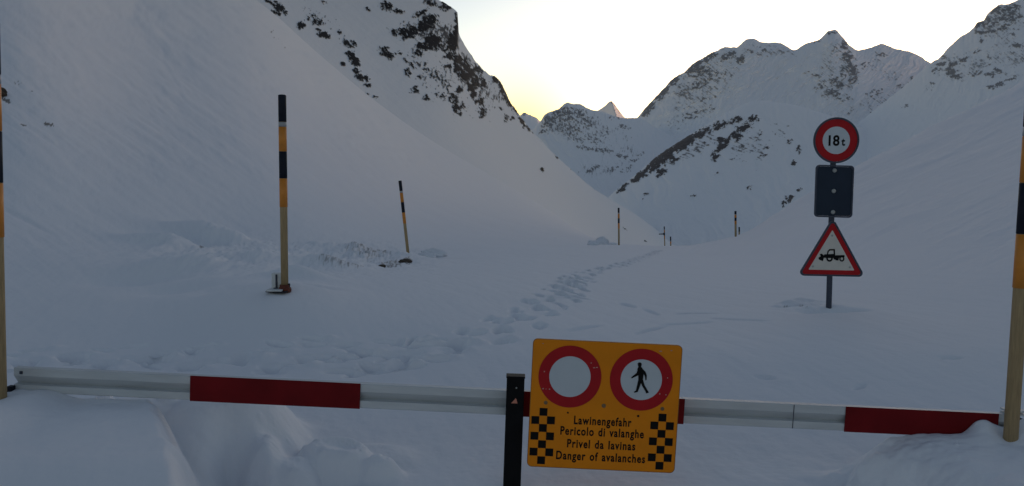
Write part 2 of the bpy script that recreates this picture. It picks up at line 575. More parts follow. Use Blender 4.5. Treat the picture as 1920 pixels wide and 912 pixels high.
# right heap
edge_r = fx(1690, 4.75) - .10 * nz1 - .05 * nz2 - 0.25 * (GY - 4.6)
right_heap = sstep(-.30, .35, GX - edge_r) * (1 - sstep(4.98, 5.3, GY + .08 * nz1)) * sstep(2.4, 3.6, GY)
GZ += right_heap * (.35 + .02 * nz1 + .012 * nz2)
bump(fx(1858, 5.0), 5.0, .085, .10, .12)
bump(fx(1940, 4.98), 4.98, .09, .10, .14)
bump(fx(1897, 4.9), 4.86, -.04, .07, .10)
# broken crust edge running from the lower middle up to the right heap
ce = fx(1480, 4.3) + (GY - 4.3) * 1.05 + .05 * nz1
crust = sstep(-.04, .06, GX - ce) * (1 - sstep(.3, .6, GX - ce)) * sstep(3.6, 4.1, GY) * (1 - sstep(4.9, 5.2, GY))
GZ += crust * .11 * (1 - right_heap)
for px, Yd, h, rx, ry in ((1655, 4.75, -.10, .12, .16), (1730, 4.55, -.12, .16, .16), (1690, 4.45, -.08, .12, .2), (1660, 4.9, .04, .06, .06)):
    bump(fx(px, Yd), Yd, h, rx, ry)
GZ += .008 * nz2 * sstep(3, 4, GY) * (1 - sstep(5.5, 7, GY))

# seat the snow at the foot of every pole, post and sign
for px, py, Yd, rx in ((534, 547, 9.3, .75), (766, 484, 24, 1.2), (1160.5, 460, 50, 2), (1379.5, 444, 78, 3), (1556.5, 581, 10.6, .7), (1895, 822, 4.86, .16), (-1, 748, 4.85, .25)):
    x, y, z = world(px, py, Yd)
    dz = z - ground_z(x, y)
    print('seat', px, round(dz, 3), flush=True)
    bump(x, y, dz, rx)
# grit showing through, and dark marks in the hollows by the road sign
dD = rock_density(GP, GV, [(688, 476, 56, 15, 8, .66), (645, 468, 18, 6, 10, .95), (735, 496, 34, 6, 0, .85), (765, 492, 10, 6, 0, 1.0), (640, 503, 60, 5, 4, .75),
                           (378, 469, 6, 4, 30, 1.0), (1476, 575, 8, 1.6, 0, .8), (1501, 574, 6, 1.6, 0, .8), (1512, 583, 4, 1.5, 0, .7)])
dn = np.clip(.5 + 1.1 * fbm(GP / 4.5 + GV / 9, GV / 2.6, 4, gain=.65, off=77), 0, 1)
dirt_and_marks = sstep(-.05, .65, dn + dD - 1.0) * .8 * np.clip(dD / .3, 0, 1)
dirt_and_marks = np.maximum(dirt_and_marks, rock_mask(GP, GV, [(10, 186, 14, 5, 28, .95), (45, 236, 8, 2.5, 20, .8), (92, 234, 12, 3, 22, .9), (33, 153, 7, 2, 10, .7),
                                           (60, 170, 5, 2, 20, .6), (520, 70, 36, 7, 45, .30)], 4, 30, 1.8, soft=.2))
dirt_and_marks *= (GY < 300)
# faint rib lines on the left slope
GZ += (np.exp(-((GV - (392 + (GP - 10) * .55)) / 4.0) ** 2) * (GP > -60) * (1 - sstep(60, 120, GP))) * -.04 * (GY > 12)
grid_mesh('snow_ground', GX, GY, GZ, M_SNOW, dirt_and_marks * .85)

# snow behind the camera
bx, by = np.meshgrid(np.linspace(-260, 260, 60), np.linspace(-260, 0.86, 60))
grid_mesh('snow_field', bx, by, -0.03 + .10 * np.maximum(np.abs(bx) - 12, 0) ** 1.1 + .05 * perlin(bx * .1, by * .1), M_SNOW)

# ================================================================== CRAG HILLSIDE (left, behind the near slope)
ridge = [(-100, -420, 560), (300, -260, 580), (480, -150, 600), (700, -60, 610), (800, -10, 620), (822, 0, 622), (840, 10, 625), (852, 18, 628), (858, 25, 630), (860, 60, 640),
         (866, 75, 650), (885, 105, 665), (905, 130, 690), (920, 141, 705), (932, 147, 715), (945, 166, 730), (955, 189, 745), (972, 213, 765),
         (990, 237, 785), (1005, 254, 800), (1040, 290, 830), (1075, 322, 860), (1110, 352, 900), (1150, 377, 940), (1190, 401, 980), (1230, 430, 1020), (1275, 462, 1060), (1320, 490, 1100)]
foot = [(-100, 20, 290), (300, 30, 300), (480, 70, 310), (590, 150, 315), (700, 240, 320), (800, 300, 330), (900, 365, 340), (980, 405, 350), (1050, 450, 370), (1110, 485, 400), (1275, 505, 480), (1320, 515, 500)]


def between(a, b, f, dY=1.0):
    xs = sorted({p[0] for p in a} | {p[0] for p in b})
    A, B = np.array(a, float), np.array(b, float)
    out = []
    for x in xs:
        ya, yb = np.interp(x, A[:, 0], A[:, 1]), np.interp(x, B[:, 0], B[:, 1])
        la, lb = np.interp(x, A[:, 0], np.log(A[:, 2])), np.interp(x, B[:, 0], np.log(B[:, 2]))
        out.append((x, ya + (yb - ya) * f, math.exp(la + (lb - la) * f) * dY))
    return out


def behind(rd, d1=1.12, dy=45, d2=1.5, dy2=230):
    return [(x, y + dy, Y * d1) for x, y, Y in rd], [(x, y + dy2, Y * d2) for x, y, Y in rd]


def mountain(name, us_, foot_, ridge_, counts_, mat, blobs, size, dg, stretch, soft=.1, off=0., relief=2.0, rough=1.5, ridge_rough=1.5, extra=None, mid=None, ridge_amp=None, wide=None, haze_fade=1.0):
    b1, b2 = behind(ridge_)
    cv = [foot_] + (mid or [between(foot_, ridge_, .5)]) + [ridge_, b1, b2]
    P, V, Yg, vv = loft(us_, cv, counts_, [(40, 60)] * (len(cv) - 3) + [(40, 40)] + [(10, 20)] * 2)
    nr = len(cv) - 3
    # the true broken ridge line only shapes the upper part of the face
    ra_ = np.array(ridge_, float)
    exact = pchip(ra_[:, 0], ra_[:, 1], us_)
    V = V + (exact - gsmooth(us_, exact, 40))[None, :] * (sstep(nr - .62, nr, vv) * (1 - .8 * sstep(nr, nr + 1, vv)))[:, None]
    front = (vv <= nr)[:, None]
    X, _, Z = world(P, V, Yg)
    rock = rock_mask(P, V, blobs, size, dg, stretch, soft, off, True, wide)
    rock *= (vv <= nr + .15)[:, None]
    S = Yg / F                                   # metres per photo pixel there
    n1 = fbm(P / 60, V / 45, 4, off=off + 70)
    n2 = fbm(P / (size * 1.3), V / (size * 1.1), 4, gain=.6, off=off + 90)
    env = np.clip(np.sin(np.clip(vv / nr, 0, 1) * np.pi), 0, 1)[:, None]
    if extra is not None:
        Yg2 = extra(P, V) * S
        Z = Z + 0
        Y2 = Yg + Yg2
    else:
        Y2 = Yg
    # relief: towards / away from the camera and up
    k = rough * n1 * env * S * 6
    Y2 = Y2 - k + rock * relief * S * (-2.5 + 3.0 * n2)
    Z = Z + rock * relief * S * (.35 + .9 * n2) + rough * .35 * n1 * env * S
    # broken crest where it is rocky
    ce_ = np.exp(-((vv - nr) / .35) ** 2)[:, None]
    ra = 1.0 if ridge_amp is None else ridge_amp(P)
    Z = Z + ce_ * ra * ridge_rough * S * (fbm(P / 9, V * 0 + 3.3, 4, gain=.62, off=off + 33) * 2.2)
    f_ = Y2 / Yg                                  # depth changes keep the point on its bearing
    X2 = X * f_
    Z = CAMZ + (Z - CAMZ) * f_
    return grid_mesh(name, X2, Y2, Z, mat, rock * haze_fade)  # fades the rock colour towards snow, standing in for haze


crag_blobs = [
    (505, 5, 10, 5, 35, .85), (522, 14, 17, 10, 35, .80), (517, 24, 10, 5, 20, .85), (536, 24, 6, 4, 30, .8), (565, 48, 10, 7, 30, .97), (590, 38, 24, 9, 25, .62), (608, 66, 15, 7, 25, 1.0), (597, 56, 6, 4, 0, .8),
    (637, 60, 6, 4, 20, .85), (655, 82, 18, 9, 20, .70), (664, 112, 20, 9, 52, 1.0), (655, 100, 10, 5, 10, .9), (668, 133, 10, 6, 30, .7), (675, 145, 11, 8, 20, .9), (688, 148, 5, 9, 0, .9), (690, 160, 8, 4, 0, .9), (642, 120, 8, 6, 50, .6),
    (610, 5, 12, 3, 20, .5), (690, 18, 5, 4, 30, .8), (725, 12, 16, 12, 20, .72), (748, 22, 14, 5, 10, .75), (722, 98, 16, 12, 45, .68), (732, 106, 9, 7, 45, .85), (700, 180, 14, 4, 20, .5),
    (740, 62, 12, 6, 20, .8), (768, 60, 28, 16, -10, .80), (800, 45, 30, 16, -35, .85), (812, 78, 22, 20, 30, .86), (835, 12, 14, 12, 30, .75), (808, 6, 16, 8, 20, .8), (790, 25, 20, 6, -30, .7),
    (850, 78, 12, 26, 0, 1.0), (857, 45, 5, 30, -2, 1.05), (838, 88, 10, 12, 0, .75), (795, 88, 20, 8, 15, .85), (785, 100, 10, 8, 40, .8), (843, 105, 14, 10, 30, .8), (858, 115, 12, 16, 20, .88), (872, 120, 10, 20, -30, .75), (880, 140, 14, 18, -20, .84), (868, 140, 12, 16, 20, .8),
    (858, 130, 12, 9, 40, .95), (890, 150, 10, 20, -15, .82), (905, 158, 7, 14, -10, .9), (885, 165, 9, 12, -20, .9), (896, 130, 8, 18, -28, .7), (862, 168, 7, 8, 40, .9), (888, 178, 8, 7, 20, .9), (900, 190, 11, 9, 50, .75), (905, 205, 6, 10, 0, .85), (906, 217, 7, 7, 0, .95),
    (765, 137, 11, 9, 45, .72), (748, 100, 7, 5, 20, .7), (770, 120, 20, 5, 35, .5), (800, 132, 40, 8, 45, .45), (830, 150, 34, 8, 50, .55), (840, 125, 10, 6, 20, .8), (790, 145, 8, 5, 0, .6), (778, 170, 9, 10, 60, .66), (798, 183, 10, 7, 40, .66),
    (825, 178, 14, 6, 20, .6), (850, 185, 14, 12, 40, .70), (855, 203, 10, 8, 30, .85), (866, 200, 8, 12, -40, .6), (862, 214, 6, 4, 0, .8), (930, 150, 9, 8, 40, 1.0), (942, 166, 7, 14, -20, 1.0), (948, 184, 5, 8, -25, .9), (955, 195, 10, 5, 55, .9), (965, 208, 10, 4, 55, .85), (940, 205, 8, 3, 45, .6), (949, 222, 5, 10, 0, .75),
    (962, 223, 4, 4, 0, .9), (985, 236, 20, 3.5, 47, .95), (978, 226, 8, 3, 50, .8), (955, 172, 4, 10, -20, .6), (1017, 318, 3, 3, 0, 1.1), (1072, 316, 6, 2.5, 45, .95), (1045, 295, 6, 2.5, 45, .9), (1132, 362, 5, 2, 40, 1), (1210, 453, 3, 2, 0, 1.1), (1170, 428, 10, 2, 38, .5),
]


def crag_ribs(P, V):
    # shallow gully and rib running down to the right, seen as a darker and a lighter band
    d = (V - 250) * .74 - (P - 960) * .62
    return -26 * np.exp(-(d / 16) ** 2) * sstep(930, 1000, P) + 13 * np.exp(-((d - 45) / 26) ** 2) * sstep(900, 980, P) \
        + 4 * fbm(d / 22, (P + V) / 160, 3, off=5)


mountain('crag_hillside', np.linspace(-100, 1320, 1150), foot, ridge, [330, 330, 14, 8], M_CRAG, crag_blobs, 5.0, 42, 1.7, soft=.10, off=1.5,
         relief=1.7, rough=.8, ridge_rough=1.0, extra=crag_ribs, wide=[(812, 62, 52, 36, 25, .60), (872, 135, 26, 48, -25, .62), (900, 195, 16, 34, -20, .5), (945, 175, 14, 34, -25, .6), (820, 140, 110, 50, 48, .34), (790, 60, 70, 40, 0, .36), (620, 50, 90, 24, 32, .30), (910, 180, 60, 40, 50, .36)],
         ridge_amp=lambda P: .25 + 1.2 * sstep(845, 880, P) * (1 - sstep(990, 1040, P)))

# ================================================================== VALLEY SHOULDER with the rock rib (right of centre)
sh_ridge = [(1040, 470, 1250), (1090, 425, 1300), (1145, 366, 1380), (1180, 337, 1430), (1240, 288, 1520), (1300, 250, 1600), (1360, 214, 1680), (1420, 189, 1760), (1470, 194, 1800),
            (1537, 211, 1820), (1620, 240, 1800), (1700, 270, 1760), (1800, 310, 1700), (1960, 380, 1600)]
sh_foot = [(1040, 540, 700), (1200, 540, 720), (1400, 520, 760), (1600, 480, 800), (1960, 480, 850)]
sh_blobs = [(1165, 355, 16, 3.5, -40, .95), (1172, 348, 10, 3, -30, .85), (1200, 330, 26, 7, -38, .95), (1228, 308, 26, 12, -42, .88), (1250, 290, 30, 12, -38, .90), (1283, 268, 30, 13, -36, 1.0), (1240, 322, 16, 8, -48, .82), (1262, 300, 10, 10, 0, .75),
            (1310, 252, 22, 10, -25, .80), (1345, 238, 30, 9, -25, .70), (1380, 225, 24, 7, -20, .70), (1330, 270, 16, 9, 0, .35), (1358, 270, 30, 7, -42, .85), (1382, 255, 14, 10, 0, .85), (1395, 240, 24, 9, -30, .75), (1413, 222, 14, 9, -20, .68), (1340, 293, 9, 11, -10, .85), (1352, 262, 9, 9, 0, .8), (1425, 250, 8, 8, -45, .45), (1415, 262, 10, 5, -45, .45),
            (1432, 293, 7, 3, -15, .9), (1482, 265, 4, 6, 30, .75), (1497, 280, 5, 10, 0, .75), (1488, 305, 6, 6, 20, .75), (1440, 276, 4, 3, 0, .8), (1405, 352, 4, 2, 0, 1), (1300, 368, 5, 2, -20, .9), (1210, 366, 12, 3, -45, .6), (1345, 325, 5, 2, -30, .8), (1480, 372, 12, 7, -20, .75), (1500, 355, 8, 5, -30, .6), (1470, 382, 8, 4, -20, .8), (1372, 298, 4, 2, 0, .9), (1455, 250, 3, 3, 0, .8)]
mountain('valley_shoulder', np.linspace(1040, 1960, 800), sh_foot, sh_ridge, [200, 340, 14, 8], M_FAR, sh_blobs, 6.0, -38, 1.5, soft=.12, off=4.2,
         relief=1.3, rough=.55, ridge_rough=.6, extra=lambda P, V: -12 * fbm((P - V * .5 + 20 * fbm(P / 50, V / 40, 2, off=82)) / 24, (V + P * .5) / 60, 4, off=28), wide=[(1300, 275, 90, 26, -35, .46), (1420, 270, 70, 40, -30, .36)])

# ================================================================== GREAT MOUNTAIN (right)
gm_ridge = [(1150, 262, 2800), (1190, 226, 2900), (1210, 203, 2950), (1240, 171, 2980), (1262, 148, 3000), (1285, 134, 3020), (1300, 120, 3040), (1325, 105, 3060), (1345, 95, 3080), (1360, 89, 3080), (1380, 89, 3080), (1400, 74, 3100), (1412, 73, 3100),
            (1430, 80, 3110), (1460, 80, 3120), (1490, 94, 3130), (1510, 82, 3130), (1535, 75, 3120), (1555, 58, 3100), (1566, 56, 3100), (1580, 70, 3120), (1595, 86, 3140), (1610, 94, 3150), (1630, 90, 3160), (1652, 83, 3170), (1680, 92, 3180), (1705, 97, 3190), (1725, 105, 3200), (1745, 119, 3210), (1800, 140, 3250), (1960, 200, 3300)]
gm_foot = [(1150, 330, 2000), (1240, 330, 2050), (1400, 260, 2150), (1537, 260, 2150), (1700, 310, 2100), (1960, 390, 2000)]
gm_blobs = [(1215, 205, 22, 10, -48, .78), (1240, 175, 24, 12, -48, .72), (1265, 150, 22, 9, -40, .78), (1300, 125, 26, 9, -30, .82), (1330, 108, 24, 8, -25, .72), (1310, 135, 30, 14, -15, .66), (1340, 145, 34, 12, -15, .50), (1365, 105, 22, 8, -25, .76), (1388, 112, 12, 8, -45, .80), (1310, 160, 26, 10, -15, .58), (1280, 175, 18, 9, -20, .5),
            (1325, 185, 24, 5, -15, .42), (1300, 215, 26, 10, -20, .48), (1330, 205, 20, 10, -20, .42), (1405, 95, 20, 6, 10, .45), (1430, 92, 14, 4, 20, .5), (1530, 77, 18, 4, -15, .5), (1560, 62, 14, 5, 0, .6), (1583, 85, 9, 12, -20, .75), (1590, 108, 14, 14, 20, .72), (1598, 130, 12, 20, -20, .75), (1582, 135, 9, 18, 10, .62), (1600, 150, 14, 10, 0, .68), (1570, 155, 22, 14, 30, .58), (1560, 175, 26, 12, -10, .60), (1580, 185, 20, 7, 0, .55), (1540, 165, 20, 12, 0, .45), (1520, 140, 20, 6, 10, .45), (1565, 90, 10, 6, 0, .5),
            (1620, 122, 14, 7, -10, .55), (1655, 103, 16, 6, 10, .55), (1710, 146, 4, 4, 0, .75), (1710, 160, 10, 6, 30, .65), (1690, 165, 16, 6, 20, .5), (1640, 175, 26, 9, -20, .45), (1600, 205, 20, 6, -35, .4), (1640, 215, 16, 5, 0, .5), (1695, 231, 16, 4, 15, .7), (1350, 225, 30, 5, -20, .4)]


def gm_extra(P, V):
    # spur under the peak: its left flank lighter, right flank in rock
    s = 1580 + (V - 60) * .12
    d = P - s
    spur = np.where(d < 0, np.exp(-(d / 90) ** 2), np.exp(-(d / 45) ** 2)) * sstep(50, 90, V) * (1 - sstep(170, 235, V))
    s2 = 1400 - (V - 75) * .35
    spur2 = np.exp(-((P - s2) / 45) ** 2) * sstep(70, 110, V) * (1 - sstep(150, 220, V))
    r = fbm((P + V * .9 + 14 * fbm(P / 40, V / 30, 2, off=81)) / 15, (V - P * .6) / 45, 4, gain=.6, off=8)
    return -70 * spur - 30 * spur2 - 15 * r - 3 * fbm((P + V * .9 + 9 * r) / 5, (V - P * .6) / 40, 3, off=18)


mountain('great_mountain', np.linspace(1150, 1960, 800), gm_foot, gm_ridge, [200, 230, 14, 8], M_FAR, gm_blobs, 5.0, -25, 1.5, soft=.16, off=7.7,
         relief=1.2, rough=1.0, haze_fade=.78, ridge_rough=.9, extra=gm_extra, wide=[(1320, 150, 100, 50, -28, .50), (1570, 135, 46, 70, 10, .50), (1440, 95, 60, 18, 5, .42), (1660, 130, 60, 30, 10, .36), (1640, 190, 70, 24, -10, .38), (1290, 210, 60, 30, -30, .42)])

# right-hand mountain
rm_ridge = [(1540, 300, 1850), (1600, 240, 1900), (1660, 190, 1930), (1700, 158, 1950), (1745, 119, 1960), (1762, 108, 1970), (1780, 88, 1980), (1800, 70, 1990), (1815, 61, 2000), (1826, 52, 2010), (1833, 42, 2020), (1845, 38, 2020), (1852, 26, 2030), (1866, 15, 2030), (1874, 9, 2040), (1890, 8, 2040), (1905, 2, 2040), (1925, -8, 2050), (2000, -40, 2060), (2200, -160, 2100)]
rm_foot = [(1540, 420, 1100), (1700, 350, 1100), (1920, 260, 1150), (2200, 160, 1200)]
rm_blobs = [(1832, 47, 14, 7, -35, .85), (1848, 40, 16, 12, -30, .72), (1865, 20, 16, 8, -30, .8), (1890, 30, 26, 14, -20, .66), (1880, 20, 26, 9, -20, .66), (1840, 61, 18, 4, 5, .92), (1858, 60, 16, 4, -10, .85), (1885, 50, 20, 5, -18, .8), (1905, 35, 20, 6, -15, .78), (1900, 15, 20, 9, 0, .7), (1860, 45, 24, 9, 0, .6), (1841, 76, 4, 8, -20, .85), (1832, 97, 10, 2.5, -30, .7), (1805, 113, 16, 3.5, -30, .85), (1785, 122, 14, 5, -30, .85), (1765, 120, 14, 4, 10, .8), (1783, 135, 14, 10, 20, .78), (1792, 143, 14, 6, 5, .85), (1755, 130, 14, 10, 40, .5), (1768, 107, 14, 5, 10, .6),
            (1852, 108, 5, 5, 0, .95), (1870, 132, 10, 5, 5, .95), (1855, 140, 12, 5, 0, .85), (1830, 138, 18, 7, -20, .62), (1845, 122, 20, 5, 0, .5), (1908, 86, 14, 5, 0, .9), (1895, 66, 14, 6, 0, .5), (1905, 55, 12, 4, -20, .6), (1856, 163, 13, 4, 5, .9), (1875, 158, 12, 4, -25, .85), (1895, 148, 14, 3, -20, .85), (1747, 157, 6, 3, 0, .8), (1740, 165, 14, 5, 0, .4), (1700, 200, 14, 5, 0, .5), (1893, 120, 10, 4, 0, .4)]
mountain('right_mountain', np.linspace(1540, 2200, 620), rm_foot, rm_ridge, [160, 240, 14, 8], M_FAR, rm_blobs, 5.0, -20, 1.6, soft=.16, off=12.1,
         relief=1.0, haze_fade=.78, rough=.9, ridge_rough=.9, extra=lambda P, V: -10 * fbm((P + V * .8 + 16 * fbm(P / 36, V / 30, 2, off=83)) / 16, (V - P * .6) / 60, 4, gain=.6, off=38), wide=[(1875, 40, 62, 40, -25, .58), (1800, 125, 70, 34, -10, .46), (1890, 110, 60, 50, 0, .42)])

# ================================================================== MOUNTAINS AT THE HEAD OF THE VALLEY
vh_ridge = [(950, 300, 1900), (985, 262, 2000), (1000, 242, 2050), (1012, 229, 2080), (1022, 215, 2100), (1040, 207, 2100), (1050, 203, 2110), (1058, 195, 2120), (1066, 193, 2120), (1075, 195, 2120), (1085, 195, 2120), (1100, 202, 2150), (1112, 207, 2180), (1130, 210, 2220), (1150, 217, 2260), (1170, 222, 2300), (1195, 221, 2350), (1230, 240, 2400), (1300, 270, 2450)]
vh_foot = [(950, 420, 1350), (1100, 430, 1400), (1200, 430, 1450), (1300, 430, 1500)]
vh_blobs = [(1060, 215, 36, 20, 10, .66), (1030, 228, 22, 14, -35, .70), (1085, 215, 26, 14, 20, .62), (1060, 240, 46, 16, 5, .56), (1100, 232, 20, 16, 30, .56), (1110, 260, 26, 10, 25, .52), (1080, 258, 26, 10, 20, .54), (1100, 278, 24, 4, 10, .72), (1125, 282, 20, 5, 20, .7), (1142, 282, 12, 4, 10, .72), (1160, 292, 14, 4, 20, .6), (1172, 295, 6, 3, 0, .8), (1170, 238, 16, 6, 10, .6), (1150, 222, 16, 4, 10, .5), (1115, 315, 14, 4, -25, .75), (1105, 322, 10, 3, -15, .8), (1145, 318, 20, 6, -10, .55), (1175, 318, 20, 8, -20, .42), (1190, 300, 14, 5, -20, .55), (1200, 290, 14, 5, -30, .5), (1135, 250, 10, 14, 20, .55), (1020, 245, 14, 6, -30, .6)]
mountain('valley_head_mountain', np.linspace(950, 1300, 420), vh_foot, vh_ridge, [140, 200, 12, 8], M_FAR, vh_blobs, 4.2, 35, 1.4, soft=.2, off=17.3,
         relief=1.0, haze_fade=.78, rough=1.0, ridge_rough=.8, extra=lambda P, V: -9 * fbm((P - V * .6 + 12 * fbm(P / 30, V / 24, 2, off=84)) / 14, (V + P * .5) / 50, 4, gain=.6, off=48), wide=[(1075, 235, 85, 36, 10, .55), (1150, 270, 60, 40, 10, .42), (1130, 315, 70, 20, -10, .40)])
fp_ridge = [(1085, 225, 8000), (1110, 212, 8000), (1125, 205, 8000), (1134, 199, 8000), (1146, 190, 8000), (1151, 194, 8000), (1160, 206, 8050), (1170, 219, 8100), (1180, 226, 8150), (1230, 240, 8200)]
mountain('far_peak', np.linspace(1085, 1230, 160), [(1085, 270, 6000), (1230, 270, 6000)], fp_ridge, [40, 70, 8, 8], M_FAR, [(1158, 206, 10, 12, 0, .45), (1147, 193, 4, 4, 0, .6), (1115, 210, 12, 3, 0, .55)], 3, 40, 1.3, soft=.3, off=23,
         relief=.6, rough=.3, ridge_rough=.5, extra=lambda P, V: 6 * np.abs(P - 1147 - (V - 190) * .3) * sstep(188, 194, V))
fs_ridge = [(930, 245, 5000), (965, 224, 5000), (976, 216, 5000), (983, 211, 5000), (992, 215, 5000), (1004, 220, 5050), (1020, 232, 5100), (1080, 260, 5200)]
mountain('far_spur', np.linspace(930, 1080, 160), [(930, 290, 4000), (1080, 300, 4000)], fs_ridge, [30, 50, 8, 8], M_FAR, [(984, 214, 6, 3, 0, .7)], 3, 40, 1.3, soft=.3, off=29,
         relief=.6, rough=.4, ridge_rough=.7)

# ------------------------------------------------------------------ object helpers
def thing(name, label, cat, loc, group=None, rot=None):
    o = bpy.data.objects.new(name, None)
    COL.objects.link(o)
    o.location = loc
    o.empty_display_size = .1
    if rot is not None:
        o.rotation_mode = 'QUATERNION'
        o.rotation_quaternion = rot
    o['label'], o['category'] = label, cat
    if group:
        o['group'] = group
    return o


def link(name, bm, mat, parent=None, smooth=False, label=None):
    me = bpy.data.meshes.new(name)
    bmesh.ops.recalc_face_normals(bm, faces=bm.faces)
    bm.to_mesh(me)
    bm.free()
    me.materials.append(mat)
    if smooth:
        for p in me.polygons:
            p.use_smooth = True
    o = bpy.data.objects.new(name, me)
    COL.objects.link(o)
    o.parent = parent
    if label:
        o['label'] = label
    return o


def box(bm, c, s, bev=0.0):
    r = bmesh.ops.create_cube(bm, size=1.0, matrix=Matrix.Translation(c) @ Matrix.Diagonal((*s, 1)))
    if bev:
        vs = set(r['verts'])
        es = [e for e in bm.edges if e.verts[0] in vs and e.verts[1] in vs]
        bmesh.ops.bevel(bm, geom=es, offset=bev, segments=2, affect='EDGES', profile=.6)


def lathe(bm, prof, n=20, axis='Z', c=(0, 0, 0), jitter=0.0):
    """prof: list of (radius, h). axis Z: along z; axis Y: along -y (facing the camera)"""
    rings = []
    for r, h in prof:
        ring = []
        for i in range(n):
            a = 2 * math.pi * i / n
            if axis == 'Z':
                p = (c[0] + r * math.cos(a), c[1] + r * math.sin(a), c[2] + h)
            else:
                p = (c[0] + r * math.cos(a), c[1] - h, c[2] + r * math.sin(a))
            ring.append(bm.verts.new(p))
        rings.append(ring)
    for a, b in zip(rings[:-1], rings[1:]):
        for i in range(n):
            bm.faces.new((a[i], a[(i + 1) % n], b[(i + 1) % n], b[i]))
    if prof[0][0] > 1e-6:
        bm.faces.new(rings[0])
    if prof[-1][0] > 1e-6:
        bm.faces.new(rings[-1])
    return rings


def prism(bm, pts, y_back, y_front):
    """outline in (x, z), extruded from y_back to y_front (front is towards -y)"""
    A = [bm.verts.new((x, y_back, z)) for x, z in pts]
    B = [bm.verts.new((x, y_front, z)) for x, z in pts]
    n = len(pts)
    bm.faces.new(A)
    bm.faces.new(B)
    for i in range(n):
        bm.faces.new((A[i], A[(i + 1) % n], B[(i + 1) % n], B[i]))


def ring_prism(bm, outer, inner, y_back, y_front):
    n = len(outer)
    def lay(pts, y):
        return [bm.verts.new((x, y, z)) for x, z in pts]
    oa, ob, ia, ib = lay(outer, y_back), lay(outer, y_front), lay(inner, y_back), lay(inner, y_front)
    for i in range(n):
        j = (i + 1) % n
        bm.faces.new((oa[i], oa[j], ob[j], ob[i]))
        bm.faces.new((ia[i], ia[j], ib[j], ib[i]))
        bm.faces.new((ob[i], ob[j], ib[j], ib[i]))
        bm.faces.new((oa[i], oa[j], ia[j], ia[i]))


def circle(cx, cz, r, n=48):
    return [(cx + r * math.cos(2 * math.pi * i / n), cz + r * math.sin(2 * math.pi * i / n)) for i in range(n)]


def round_poly(pts, r, seg=6):
    out = []
    n = len(pts)
    for i in range(n):
        p0, p, p1 = Vector(pts[i - 1]), Vector(pts[i]), Vector(pts[(i + 1) % n])
        a, b = (p0 - p).normalized(), (p1 - p).normalized()
        ang = math.acos(max(-1, min(1, a.dot(b)))) / 2
        d = r / math.tan(ang)
        c = p + (a + b).normalized() * (r / math.sin(ang))
        s, e = p + a * d, p + b * d
        a0 = math.atan2(s.y - c.y, s.x - c.x)
        a1 = math.atan2(e.y - c.y, e.x - c.x)
        da = (a1 - a0 + math.pi) % (2 * math.pi) - math.pi
        for k in range(seg + 1):
            t = a0 + da * k / seg
            out.append((c.x + r * math.cos(t), c.y + r * math.sin(t)))
    return out


def lettering(name, text, mat, parent, cx, cz, width, cap, y, bold=0.012, depth=.0008, spacing=1.0):
    """text as a thin mesh in the x-z plane, centred at cx, with its baseline at cz"""
    cu = bpy.data.curves.new('lettering_source', 'FONT')
    cu.body = text
    cu.align_x = 'CENTER'
    cu.size = 1.0
    cu.offset = bold
    cu.space_character = spacing
    cu.space_word = 1.25
    cu.extrude = 0.02
    cu.resolution_u = 6
    to = bpy.data.objects.new('lettering_source', cu)
    COL.objects.link(to)
    dg = bpy.context.evaluated_depsgraph_get()
    dg.update()
    me = bpy.data.meshes.new_from_object(to.evaluated_get(dg))
    COL.objects.unlink(to)
    bpy.data.objects.remove(to)
    bpy.data.curves.remove(cu)
    co = np.zeros(len(me.vertices) * 3, np.float32)
    me.vertices.foreach_get('co', co)
    co = co.reshape(-1, 3)
    x0, x1 = co[:, 0].min(), co[:, 0].max()
    sx = width / (x1 - x0)
    sz = cap / 0.72
    out = np.stack([(co[:, 0] - (x0 + x1) / 2) * sx + cx, y - (co[:, 2] + .02) / .04 * depth, co[:, 1] * sz + cz], -1)
    me.vertices.foreach_set('co', out.astype(np.float32).reshape(-1))
    me.update()
    me.name = name
    me.materials.clear()
    me.materials.append(mat)
    o = bpy.data.objects.new(name, me)
    COL.objects.link(o)
    o.parent = parent
    return o


M_WOOD = simple('weathered_wood', (0.36, 0.255, 0.13), .8, var=.18, scale=9, bump=.3, stretch=(12, 12, 1))
M_ORANGE = simple('orange_band_paint', (0.62, 0.22, 0.02), .5, var=.1)
M_BLACKB = simple('black_band_paint', (0.013, 0.015, 0.024), .6, var=.2, spec=.15)
M_GREYB = simple('grey_reflector', (0.36, 0.36, 0.36), .4, var=.1)
M_ALU = simple('white_aluminium', (0.53, 0.55, 0.56), .5, 0.1, var=.08, scale=6, stretch=(.6, 4, 4))
M_REDB = simple('red_band_foil', (0.15, 0.005, 0.007), .6, var=.18, scale=5, spec=.12)
M_SIGNOR = simple('orange_sign_paint', (0.78, 0.235, 0.002), .55, var=.07, scale=5, spec=.22)
M_SIGNRED = simple('red_sign_foil', (0.40, 0.007, 0.012), .55, var=.08, scale=7, spec=.22)
M_SIGNWH = simple('white_sign_foil', (0.52, 0.56, 0.59), .5, var=.04, scale=7)
M_CREAM = simple('cream_sign_foil', (0.60, 0.56, 0.50), .5, var=.04, scale=7)
M_BLACK = simple('black_sign_print', (0.006, 0.006, 0.006), .6, var=.1, spec=.1)
M_POST = simple('black_post_paint', (0.006, 0.006, 0.007), .6, var=.25, scale=14, spec=.1)
M_STEEL = simple('dark_galvanised_steel', (0.05, 0.058, 0.082), .5, .2, var=.15, spec=.3)
M_BACK = simple('dark_panel_back', (0.024, 0.034, 0.052), .7, var=.08, spec=.15, scale=5)
M_BOLT = simple('bolt_metal', (0.32, 0.33, 0.32), .4, .4, var=.15)
